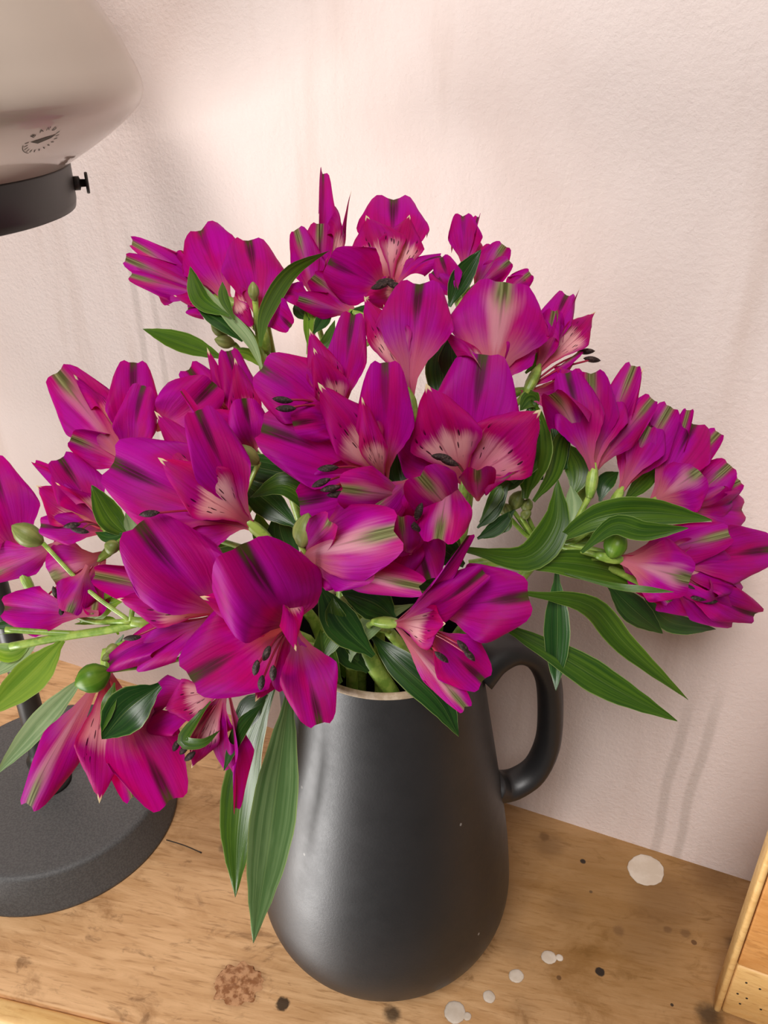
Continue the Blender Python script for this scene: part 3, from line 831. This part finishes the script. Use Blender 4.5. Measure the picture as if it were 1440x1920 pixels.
# --- top right, closed
s = Stem(868, 600, .346, 'stem of closed and half-closed magenta blooms behind a dark leaf, below the bare wall', .012, .020)
s.flower(872, 520, [('o', 868, 404, 4, 62, 10, .03, .35, 0), ('o', 896, 406, 2, 40, -50, .03, .5, 0)], rec=.010, fill=1)
s.flower(888, 545, [('b', 945, 460, 6, 66, 180, .04, .5, 0), ('b', 925, 462, 2, 60, 170, .04, .4, 0), ('b', 955, 490, 2, 50, 190, .04, .5, 0)], rec=.010, fill=0)
s.flower(935, 555, [('b', 994, 512, 4, 44, 170, .04, .5, 0), ('b', 985, 525, 0, 40, 190, .04, .5, 0)], rec=.010, fill=0)
s.flower(860, 565, [('o', 826, 484, 4, 56, -10, .05, .3), ('o', 812, 510, 0, 40, 10)], rec=.010, fill=0)
s.leaf([(842, 575, .322), (862, 525, .322), (902, 468, .320)], 44, 'dark', 15)
s.leaf([(850, 800), (830, 700), (835, 620)], 66, 'dark', 0); s.leaf([(868, 760), (850, 690), (845, 630)], 60, 'dark', -20)
s.leaf([(830, 600), (820, 570), (822, 540)], 24, 'leaf')

# --- centre back, broad petals
s = Stem(890, 830, .338, 'stem with the broadest upright petal, its back pale striped, above an open speckled flower', .016, .008)
s.flower(768, 745, [('o', 786, 528, 6, 140, -4, .06, .22, .06), ('i', 688, 546, 4, 84, 20, .06), ('i', 720, 560, -4, 60, 10)], rec=.012, fill=0, fwd=.012)
s.flower(918, 735, [('b', 946, 530, 6, 186, 184, -.07, .18, -.02), ('i', 842, 612, 0, 40, 60), ('o', 1000, 610, -6, 70, 20)], rec=.014, fill=0, fwd=.012)
s.flower(872, 905, [('o', 906, 668, 4, 158, 2, .05, .18, .06), ('i', 800, 732, 14, 138, -8, .05, .15), ('i', 1010, 778, 14, 142, 10, .05, .15), ('o', 764, 800, -10, 130, -10, .02), ('o', 962, 888, 18, 66, 120, .10, .3, .0, (880, 892, 14)), ('b', 895, 880, 22, 70, 180, -.06, .5, 0, (896, 940, 10))],
         [(828, 857, 20, 1, -.15), (842, 866, 20, 1, -.4)], rec=.022, fill=0, fwd=.014)
s.flower(1005, 700, [('o', 1064, 542, 2, 62, -8, .04), ('i', 1089, 538, 2, 24, 60, .02, .6, 0), ('i', 1128, 578, 4, 56, 10, .06), ('o', 1054, 588, 8, 40, 100, .05, .4), ('b', 1040, 590, 0, 60, 170)], rec=.008, fill=0)
s.flower(968, 735, [('o', 1086, 660, 4, 36, 110, .04, .4, 0), ('o', 1098, 730, 8, 86, 20, .22, .2, .12), ('i', 1085, 690, 0, 40, 60, .08)],
         [(1099, 659, 2, 1, .05), (1110, 674, 2, 1, -.15)], rec=.008, fill=0)
s.leaf([(985, 700), (1015, 670), (1020, 650)], 26, 'leaf')
s.leaf([(985, 935), (1000, 850), (1000, 745)], 80, 'leaf', -20); s.leaf([(960, 905), (985, 860), (1030, 810)], 60, 'leaf', 20)
s.leaf([(1000, 940), (1035, 890), (1050, 830), (1062, 808)], 40, 'leaf', 30); s.leaf([(1075, 930), (1085, 880), (1060, 830)], 52, 'leaf', 0)
s.leaf([(1060, 880), (1040, 830), (1030, 770)], 60, 'dark', 10); s.leaf([(920, 930), (960, 890), (985, 850)], 50, 'dark')
s.leaf([(1015, 900), (1005, 830), (990, 760)], 50, 'dark', 30)
s.leaf([(1010, 760), (995, 748), (975, 770)], 36, 'leaf')

# --- centre
s = Stem(690, 930, .334, 'stem with the speckled flower and sunlit folded petals in the middle of the bunch', -.006, .004)
s.flower(640, 790, [('o', 494, 690, 8, 130, 6, .07, .2, .08), ('i', 581, 620, 10, 70, 0, .05), ('i', 594, 660, 14, 70, 10, .05), ('o', 660, 590, 8, 76, -10, .05, .3, .05), ('o', 560, 790, 6, 80, 20, .05)],
         [(530, 750, 12, 1, -.15), (536, 766, 12, 1, 0)], rec=.016, fill=0, fwd=.012)
s.flower(722, 905, [('i', 606, 724, 14, 106, 10, .06), ('i', 679, 762, 16, 54, -10, .05), ('o', 722, 688, 14, 108, 0, .05, .30, .06), ('o', 500, 800, 8, 150, 14, .06, .2, .08), ('o', 566, 942, 14, 130, -14, .05, .2, .05)],
         [(615, 878, 18, 1, .1), (602, 905, 20, 1, .5), (620, 916, 20, 1, .2), (632, 927, 20, 1, .1)], rec=.020, fill=0, fwd=.016)
s.flower(745, 905, [('o', 768, 775, 2, 120, 0, .05), ('o', 800, 840, -2, 100, -10, .05)], rec=.034, fill=0, fwd=.0)
s.leaf([(770, 960, .315), (752, 880, .318), (748, 790, .320)], 80, 'dark'); s.leaf([(640, 900, .325), (620, 830, .325), (600, 760, .325)], 90, 'dark'); s.leaf([(560, 860, .325), (540, 800, .326), (520, 740, .326)], 70, 'dark')
s.leaf([(600, 900), (500, 880), (430, 862)], 56, 'dark', 0); s.leaf([(560, 990), (500, 940), (440, 890)], 60, 'dark', -10)
s.leaf([(590, 1000, .302), (578, 940, .298), (530, 908, .296), (466, 934, .300)], 56, 'leaf', 10, 30)
s.leaf([(530, 1050, .305), (495, 1010, .302), (482, 960, .303)], 44, 'leaf', 20); s.leaf([(560, 1060), (530, 1010), (520, 960)], 60, 'dark')
s.leaf([(560, 1060), (475, 1050), (362, 1040)], 58, 'leaf', 0); s.leaf([(620, 1040), (600, 1000), (585, 960)], 50, 'dark')
s.leaf([(512, 908), (500, 900), (482, 890)], 12, 'leaf')

# --- left
s = Stem(400, 1010, .335, 'stem with the large pale-throated flower whose petals spread beside a green leaf', -.020, -.006)
s.flower(250, 880, [('b', 108, 700, 4, 112, 172, -.02, .25, .0), ('i', 148, 689, 2, 30, 40, .05, .5), ('o', 250, 680, 2, 96, 0, .06), ('o', 262, 732, 10, 78, -20, .06, .3), ('b', 140, 822, 2, 70, 170)], rec=.012, fill=0)
s.flower(205, 1000, [('i', 62, 908, 10, 84, -4, .06), ('o', 78, 858, 8, 46, 60, .04, .5), ('o', 112, 858, 4, 92, 0, .05), ('i', 116, 898, 10, 40, 60, .04, .5), ('o', 75, 985, 6, 60, 0)], [(135, 985, 12, 1, .2), (150, 995, 12, 1, -.2)], rec=.014, fill=0)
s.flower(472, 985, [('i', 306, 862, 18, 112, 6, .08, .2, .1), ('i', 287, 768, 12, 88, 0, .06), ('o', 372, 776, 14, 104, -8, .05, .3, .05), ('o', 340, 734, 12, 40, 60, .03, .6, 0, (430, 900, 8)), ('o', 208, 866, 14, 178, -6, .08, .2, .05), ('o', 335, 985, 14, 80, -20, .04, .3)],
         [(280, 963, 20, 1, .15)], rec=.018, fill=0, fwd=.012)
s.flower(478, 850, [('o', 352, 690, 2, 84, 0, .05), ('i', 372, 658, 6, 34, -50, .03, .5), ('o', 432, 660, 2, 70, 10, .05), ('i', 441, 676, 6, 62, 0, .04), ('o', 460, 760, 6, 80, 0, .06), ('o', 395, 734, 8, 110, 20, .06, .2, .1, (290, 805, -4)), ('o', 400, 790, 4, 90, 10)], rec=.022, fill=0)
s.bud(485, 868, 436, 838, 40, .294)
s.leaf([(240, 1005, .312), (205, 970, .310), (172, 910, .308)], 56, 'leaf', 20); s.leaf([(235, 1000, .311), (205, 1008, .309), (178, 998, .308)], 26, 'dark', 30)
s.leaf([(250, 1010, .312), (245, 985, .312), (236, 960, .311)], 24, 'pale'); s.bud(222, 1030, 196, 1020, 30, .308); s.bud(254, 1022, 232, 1040, 26, .330)
s.tube([(270, 1020, .320), (240, 1012, .318), (215, 1030, .316)], .0012)

# --- far left
s = Stem(245, 1165, .338, 'stem reaching past the lamp pole, with a drooping flower and dangling dark stamens', -.024, -.012)
s.flower(45, 1080, [('o', -20, 862, 6, 110, 10, .08), ('o', -50, 950, 0, 90, 0)], rec=.002, fill=0)
s.flower(196, 1040, [('b', 98, 1082, 10, 128, 176, -.10, .3, .0), ('o', -25, 1078, 6, 84, 150, -.03, .3, .05, (120, 1015, 2)), ('o', 8, 1140, 6, 88, -10, .06, .2, .0, (185, 1150, 4)), ('b', 130, 1148, 14, 78, 180, -.04, .4, 0, (165, 1060, 8)), ('o', 175, 1150, 4, 60, 180)],
         [(75, 1130, 12, .15, -1), (104, 1112, 12, .1, -1), (116, 1150, 12, -.1, -1)], rec=.008, fill=0)
s.bud(80, 1018, 22, 985, 46, .338); s.leaf([(40, 1030), (20, 1015), (8, 995)], 26, 'leaf')
s.leaf([(118, 1200, .345), (60, 1265, .347), (-30, 1345, .350)], 66, 'lime', 0)
s.leaf([(160, 1265, .345), (80, 1350, .350), (-10, 1455, .354)], 44, 'pale', 0)
s.leaf([(230, 1125), (185, 1140), (150, 1168)], 44, 'lime', 0); s.leaf([(225, 1115), (200, 1110), (170, 1125)], 40, 'lime', 20)
s.leaf([(222, 1190), (205, 1165), (140, 1170)], 22, 'lime', 40); s.leaf([(70, 1205), (30, 1235), (-20, 1270)], 34, 'pale', 20)
s.leaf([(60, 1205), (20, 1225), (-30, 1210)], 40, 'lime', 20); s.leaf([(80, 1170), (40, 1170), (-20, 1175)], 26, 'dark', 0)
s.leaf([(130, 1195), (60, 1180), (0, 1190)], 22, 'lime', 60)
s.tube([(300, 1155, .340), (220, 1178, .342), (130, 1192, .345), (20, 1212, .348)], .0017); s.tube([(140, 1188, .345), (80, 1185, .344), (10, 1180, .342)], .0012)

# --- front left
s = Stem(440, 1190, .330, 'stem leaning over the lamp base with a wide open flower and blooms hanging down', -.014, -.018)
s.flower(425, 1150, [('o', 262, 985, 14, 178, -18, .14, .15, .0), ('i', 213, 1122, 12, 84, 0, .08), ('o', 188, 1242, 12, 62, 20, .06, .3), ('b', 192, 1078, 0, 78, 170), ('o', 245, 1245, 8, 70, 10)],
         [(248, 1196, 16, 1, .15)], rec=.012, fill=0, fwd=.010)
s.flower(548, 1168, [('o', 466, 1046, 14, 196, -4, .10, .15, .08), ('i', 396, 1120, 20, 100, 10, .06), ('o', 362, 1268, 26, 172, 4, .10, .18, .06), ('i', 566, 1204, 20, 44, -60, .10, .4, .1, (506, 1112, 10)), ('o', 600, 1352, 16, 106, -10, .08, .25, .05), ('i', 484, 1312, 14, 92, -10, .03), ('o', 540, 1290, 6, 90, 0, .05)],
         [(480, 1252, 28, -.25, -1), (512, 1262, 26, -.1, -1), (500, 1225, 24, -.4, -1), (490, 1280, 24, -.2, -1)], rec=.022, fill=0, fwd=.012)
s.flower(425, 1290, [('i', 302, 1332, 10, 84, 0, .05), ('o', 255, 1345, 4, 110, 10, .05), ('o', 442, 1516, 10, 58, -60, .04, .6, .0), ('i', 354, 1452, 8, 56, 0, .05), ('o', 420, 1450, 6, 60, 40, .04, .4), ('o', 385, 1380, 0, 80, 0)],
         [(330, 1398, 16, -.5, -1), (356, 1418, 16, -.7, -.7), (345, 1405, 15, -.6, -.8)], rec=.010, fill=0, fwd=.012)
s.flower(198, 1258, [('b', 46, 1512, 10, 82, 195, -.06, .3, -.08), ('i', 186, 1508, 14, 96, 0, .05, .2, .05), ('o', 318, 1502, 10, 138, -6, .05, .25, .0), ('b', 250, 1490, 4, 80, 180)], rec=.004, fill=0)
s.leaf([(300, 1285, .322), (240, 1330, .318), (192, 1386, .318)], 84, 'dark', 0, 0, .3); s.leaf([(215, 1280, .320), (205, 1320, .317), (190, 1375, .317)], 30, 'leaf', 30)
s.bud(205, 1258, 140, 1285, 58, .330, 'lime'); s.bud(222, 1212, 198, 1222, 22, .330); s.bud(212, 1226, 190, 1238, 16, .330)
s.leaf([(232, 1190), (220, 1215), (226, 1235)], 18, 'leaf', 40)
s.leaf([(512, 1285, .352), (466, 1420, .376), (446, 1550, .396), (441, 1682, .410)], 78, 'leaf', 25, -10)
s.leaf([(545, 1285, .350), (522, 1450, .366), (500, 1610, .386), (475, 1768, .400)], 88, 'sheen', -15, 15)
s.leaf([(492, 1320, .330), (450, 1370, .332), (420, 1445, .335)], 34, 'dark', 30)
s.leaf([(395, 1315, .325), (368, 1350, .322), (345, 1388, .322), (380, 1392, .320), (414, 1368, .320)], 26, 'leaf', 30)
s.leaf([(500, 1300), (470, 1330), (440, 1380)], 50, 'dark', 10); s.leaf([(420, 1110), (395, 1090), (380, 1060)], 30, 'lime'); s.leaf([(450, 1100), (410, 1080), (350, 1055)], 24, 'lime', 30)

# --- centre front, crumpled
s = Stem(640, 1090, .325, 'stem with a crumpled half-open bloom beside a flower back with pale green streaks', .002, -.014)
s.flower(560, 1045, [('b', 742, 995, 14, 148, 176, -.08, .25, .0), ('b', 788, 1100, 10, 76, 190, -.05, .35, 0), ('b', 700, 1060, 14, 110, 180, -.06, .3, 0), ('b', 640, 960, 4, 70, 170, -.03)], rec=.024, fill=1, fwd=.012)
s.flower(780, 970, [('b', 640, 916, 16, 96, 180, -.10, .3, 0, (758, 930, 6)), ('b', 786, 890, 22, 104, 178, -.12, .35, 0, (850, 960, 8)), ('b', 822, 1012, 24, 104, 184, -.10, .35, 0, (846, 888, 14)), ('b', 752, 968, 22, 60, 160, -.10, .4, 0, (770, 1040, 10)), ('b', 690, 960, 10, 90, 186, -.06, .3, 0, (770, 900, 6)),
                    ('o', 800, 930, 8, 80, 0), ('o', 740, 1020, 6, 80, 0), ('o', 800, 1080, 2, 90, 10), ('o', 720, 1090, 0, 90, 0)],
         [(775, 985, 18, .6, -.6), (785, 960, 18, .3, 1)], rec=.020, fill=0, fwd=.012)
s.leaf([(700, 1230), (640, 1170), (600, 1100)], 70, 'dark'); s.leaf([(740, 1160), (700, 1130), (640, 1110)], 70, 'dark', 0); s.leaf([(660, 1200), (630, 1160), (625, 1120)], 40, 'leaf')
s.leaf([(870, 1060), (830, 1030), (790, 1010)], 60, 'dark'); s.leaf([(850, 1110), (800, 1080), (740, 1070)], 60, 'dark'); s.leaf([(830, 1060), (850, 1035), (862, 1010)], 26, 'leaf')
s.bud(565, 1025, 578, 962, 46, .288); s.bud(655, 1140, 640, 1120, 34, .325); s.leaf([(600, 1240), (620, 1200), (640, 1180)], 40, 'leaf'); s.leaf([(640, 1280), (610, 1230), (600, 1180)], 44, 'leaf')
s.leaf([(625, 1190), (612, 1160), (618, 1130)], 26, 'dark')

# --- front right above the rim
s = Stem(730, 1185, .335, 'stem low above the jug rim with one broad petal reaching over the handle', .012, -.016)
s.flower(738, 1168, [('o', 878, 1006, 10, 52, 70, .03, .5, .0), ('i', 852, 1174, 16, 92, 170, -.04, .3), ('o', 986, 1118, 8, 144, 0, .06, .22, .05, (800, 1145, 2)), ('b', 872, 1326, 14, 60, 190, -.03, .4, .0), ('o', 905, 1276, 6, 104, 0, .05, .3, .0, (790, 1170, 2)), ('o', 900, 1085, 8, 70, 20)],
         [(868, 1212, 14, .6, -.8), (828, 1232, 14, .7, -.7), (880, 1228, 13, .6, -.8)], rec=.014, fill=0, fwd=.006)
s.tube([(676, 1205, .348), (705, 1255, .352), (740, 1310, .366), (752, 1360, .40)], .0034, 'side_stalk')
s.leaf([(656, 1240, .334), (668, 1200, .330), (715, 1160, .326), (776, 1132, .324)], 46, 'pale', -30); s.leaf([(672, 1240, .335), (660, 1205, .334), (690, 1180, .332)], 36, 'dark', 30)
s.leaf([(700, 1195, .338), (745, 1240, .334), (820, 1310, .334), (860, 1380, .342)], 62, 'dark', 0)
s.leaf([(860, 1090, .312), (900, 1085, .308), (942, 1092, .306)], 24, 'leaf', 0)
s.leaf([(648, 1268, .368), (614, 1225, .348), (600, 1180, .34)], 50, 'leaf', 0); s.leaf([(690, 1260, .352), (650, 1220, .345), (640, 1160, .340)], 50, 'dark', 0)

# --- right
s = Stem(1035, 1015, .338, 'stem stretching to the right with clustered crimson flowers before the pale wall', .020, -.004)
s.flower(1112, 888, [('b', 1036, 728, 6, 78, 165, .10, .3, .12), ('b', 1108, 700, 6, 98, 180, .02, .35, .0), ('b', 1188, 688, 6, 66, 190, .02, .35, 0), ('i', 1207, 690, 2, 44, 160, .02, .4, 0), ('b', 1222, 750, 4, 66, 195, .02, .35, 0), ('o', 1065, 700, -4, 90, 0), ('o', 1150, 720, -4, 80, 0)], rec=.004, fill=0)
s.flower(1160, 928, [('b', 1256, 764, 6, 84, 176, .03, .35, .0), ('o', 1232, 770, 0, 80, 10), ('b', 1215, 800, 4, 70, 190, .03, .3, 0)], rec=.004, fill=0)
s.flower(1222, 945, [('b', 1310, 884, 12, 116, 178, -.08, .3, .0), ('b', 1346, 812, 6, 66, 185, .03, .5, .0), ('o', 1305, 785, 4, 110, 0, .05, .2), ('b', 1290, 780, 0, 40, 170)], rec=.002, fill=0)
s.flower(1275, 955, [('b', 1386, 902, 6, 66, 170, .03, .4, .0), ('o', 1390, 936, 8, 60, 40, .08, .4), ('o', 1408, 956, 4, 84, 0, .06), ('b', 1360, 880, 2, 80, 180)], rec=-.002, fill=0)
s.flower(1158, 1048, [('b', 1294, 1086, 24, 122, 182, -.08, .3, .0), ('b', 1366, 1000, 18, 84, 170, .05, .3, .0), ('i', 1362, 1045, 8, 80, 10, .05), ('b', 1250, 1120, 4, 60, 190)], rec=.002, fill=0)
s.flower(1225, 1060, [('o', 1445, 1030, 6, 104, 0, .06, .2, .0), ('o', 1402, 1084, 14, 90, -10, .06, .35), ('o', 1432, 1166, 8, 74, 10, .04, .4), ('o', 1320, 1152, 12, 110, 30, .06), ('o', 1390, 1178, 6, 80, 10, .05), ('i', 1350, 1060, 8, 90, 0)],
         [(1300, 1100, 16, 1, -.3), (1330, 1128, 16, 1, 0), (1310, 1122, 16, 1, -.2)], rec=-.002, fill=0)
s.bud(1145, 1045, 1166, 995, 46, .322, 'lime')
for q in ((960, 955, 978, 920, 30), (985, 960, 992, 935, 24), (950, 965, 945, 945, 26), (978, 970, 995, 958, 20)): s.bud(*q, .322)
s.leaf([(985, 1112), (1105, 1135), (1175, 1210), (1290, 1312)], 50, 'leaf', 0, 30); s.leaf([(1044, 1070, .330), (1045, 1180, .332), (1042, 1295, .338)], 50, 'dark', 10)
s.leaf([(920, 1160, .335), (1060, 1235, .335), (1150, 1290, .336), (1270, 1352, .338)], 62, 'leaf', 0)
s.leaf([(1140, 1095), (1185, 1140), (1242, 1188)], 54, 'dark', 0); s.leaf([(1205, 1110), (1255, 1165), (1342, 1180)], 40, 'dark', 0)
s.leaf([(872, 1030), (985, 1045), (1040, 985), (1046, 900)], 66, 'leaf', 10); s.leaf([(955, 1060), (1060, 1055), (1160, 1075), (1225, 1115)], 60, 'leaf', 0)
s.leaf([(1050, 1072, .322), (1150, 1098, .318), (1215, 1105, .310), (1264, 1110, .306)], 15, 'leaf', 20)
s.leaf([(1035, 1020, .320), (1120, 970, .312), (1220, 960, .308), (1335, 975, .308)], 62, 'leaf', 10); s.leaf([(1090, 1035, .316), (1150, 985, .308), (1210, 995, .306), (1290, 990, .306)], 46, 'leaf', 20)
s.leaf([(1170, 940), (1205, 905), (1245, 865)], 34, 'leaf', 0); s.leaf([(1125, 940), (1135, 905), (1160, 885)], 34, 'dark', 0)
s.leaf([(895, 990), (925, 960), (955, 905)], 26, 'dark', 0); s.leaf([(895, 1010), (930, 990), (966, 955)], 30, 'dark', 0); s.leaf([(900, 980), (930, 930), (940, 910)], 26, 'leaf')
s.leaf([(1060, 1000), (1075, 960), (1070, 910)], 40, 'pale', 0); s.leaf([(940, 1000), (950, 985), (955, 960)], 20, 'leaf')
s.tube([(1030, 1015, .338), (1080, 945, .336), (1112, 890, .338)], .0026); s.tube([(1030, 1020, .338), (1100, 1012, .334), (1160, 1005, .332)], .0016)
s.tube([(1030, 1022, .338), (1110, 1035, .334), (1180, 1050, .332)], .0018); s.tube([(1040, 1030, .336), (1120, 1055, .333), (1220, 1100, .334)], .0016); s.tube([(1030, 1015, .338), (1120, 965, .336), (1180, 935, .338)], .0016)
s.tube([(880, 1060, .338), (960, 1045, .336), (1040, 1015, .336)], .0022)
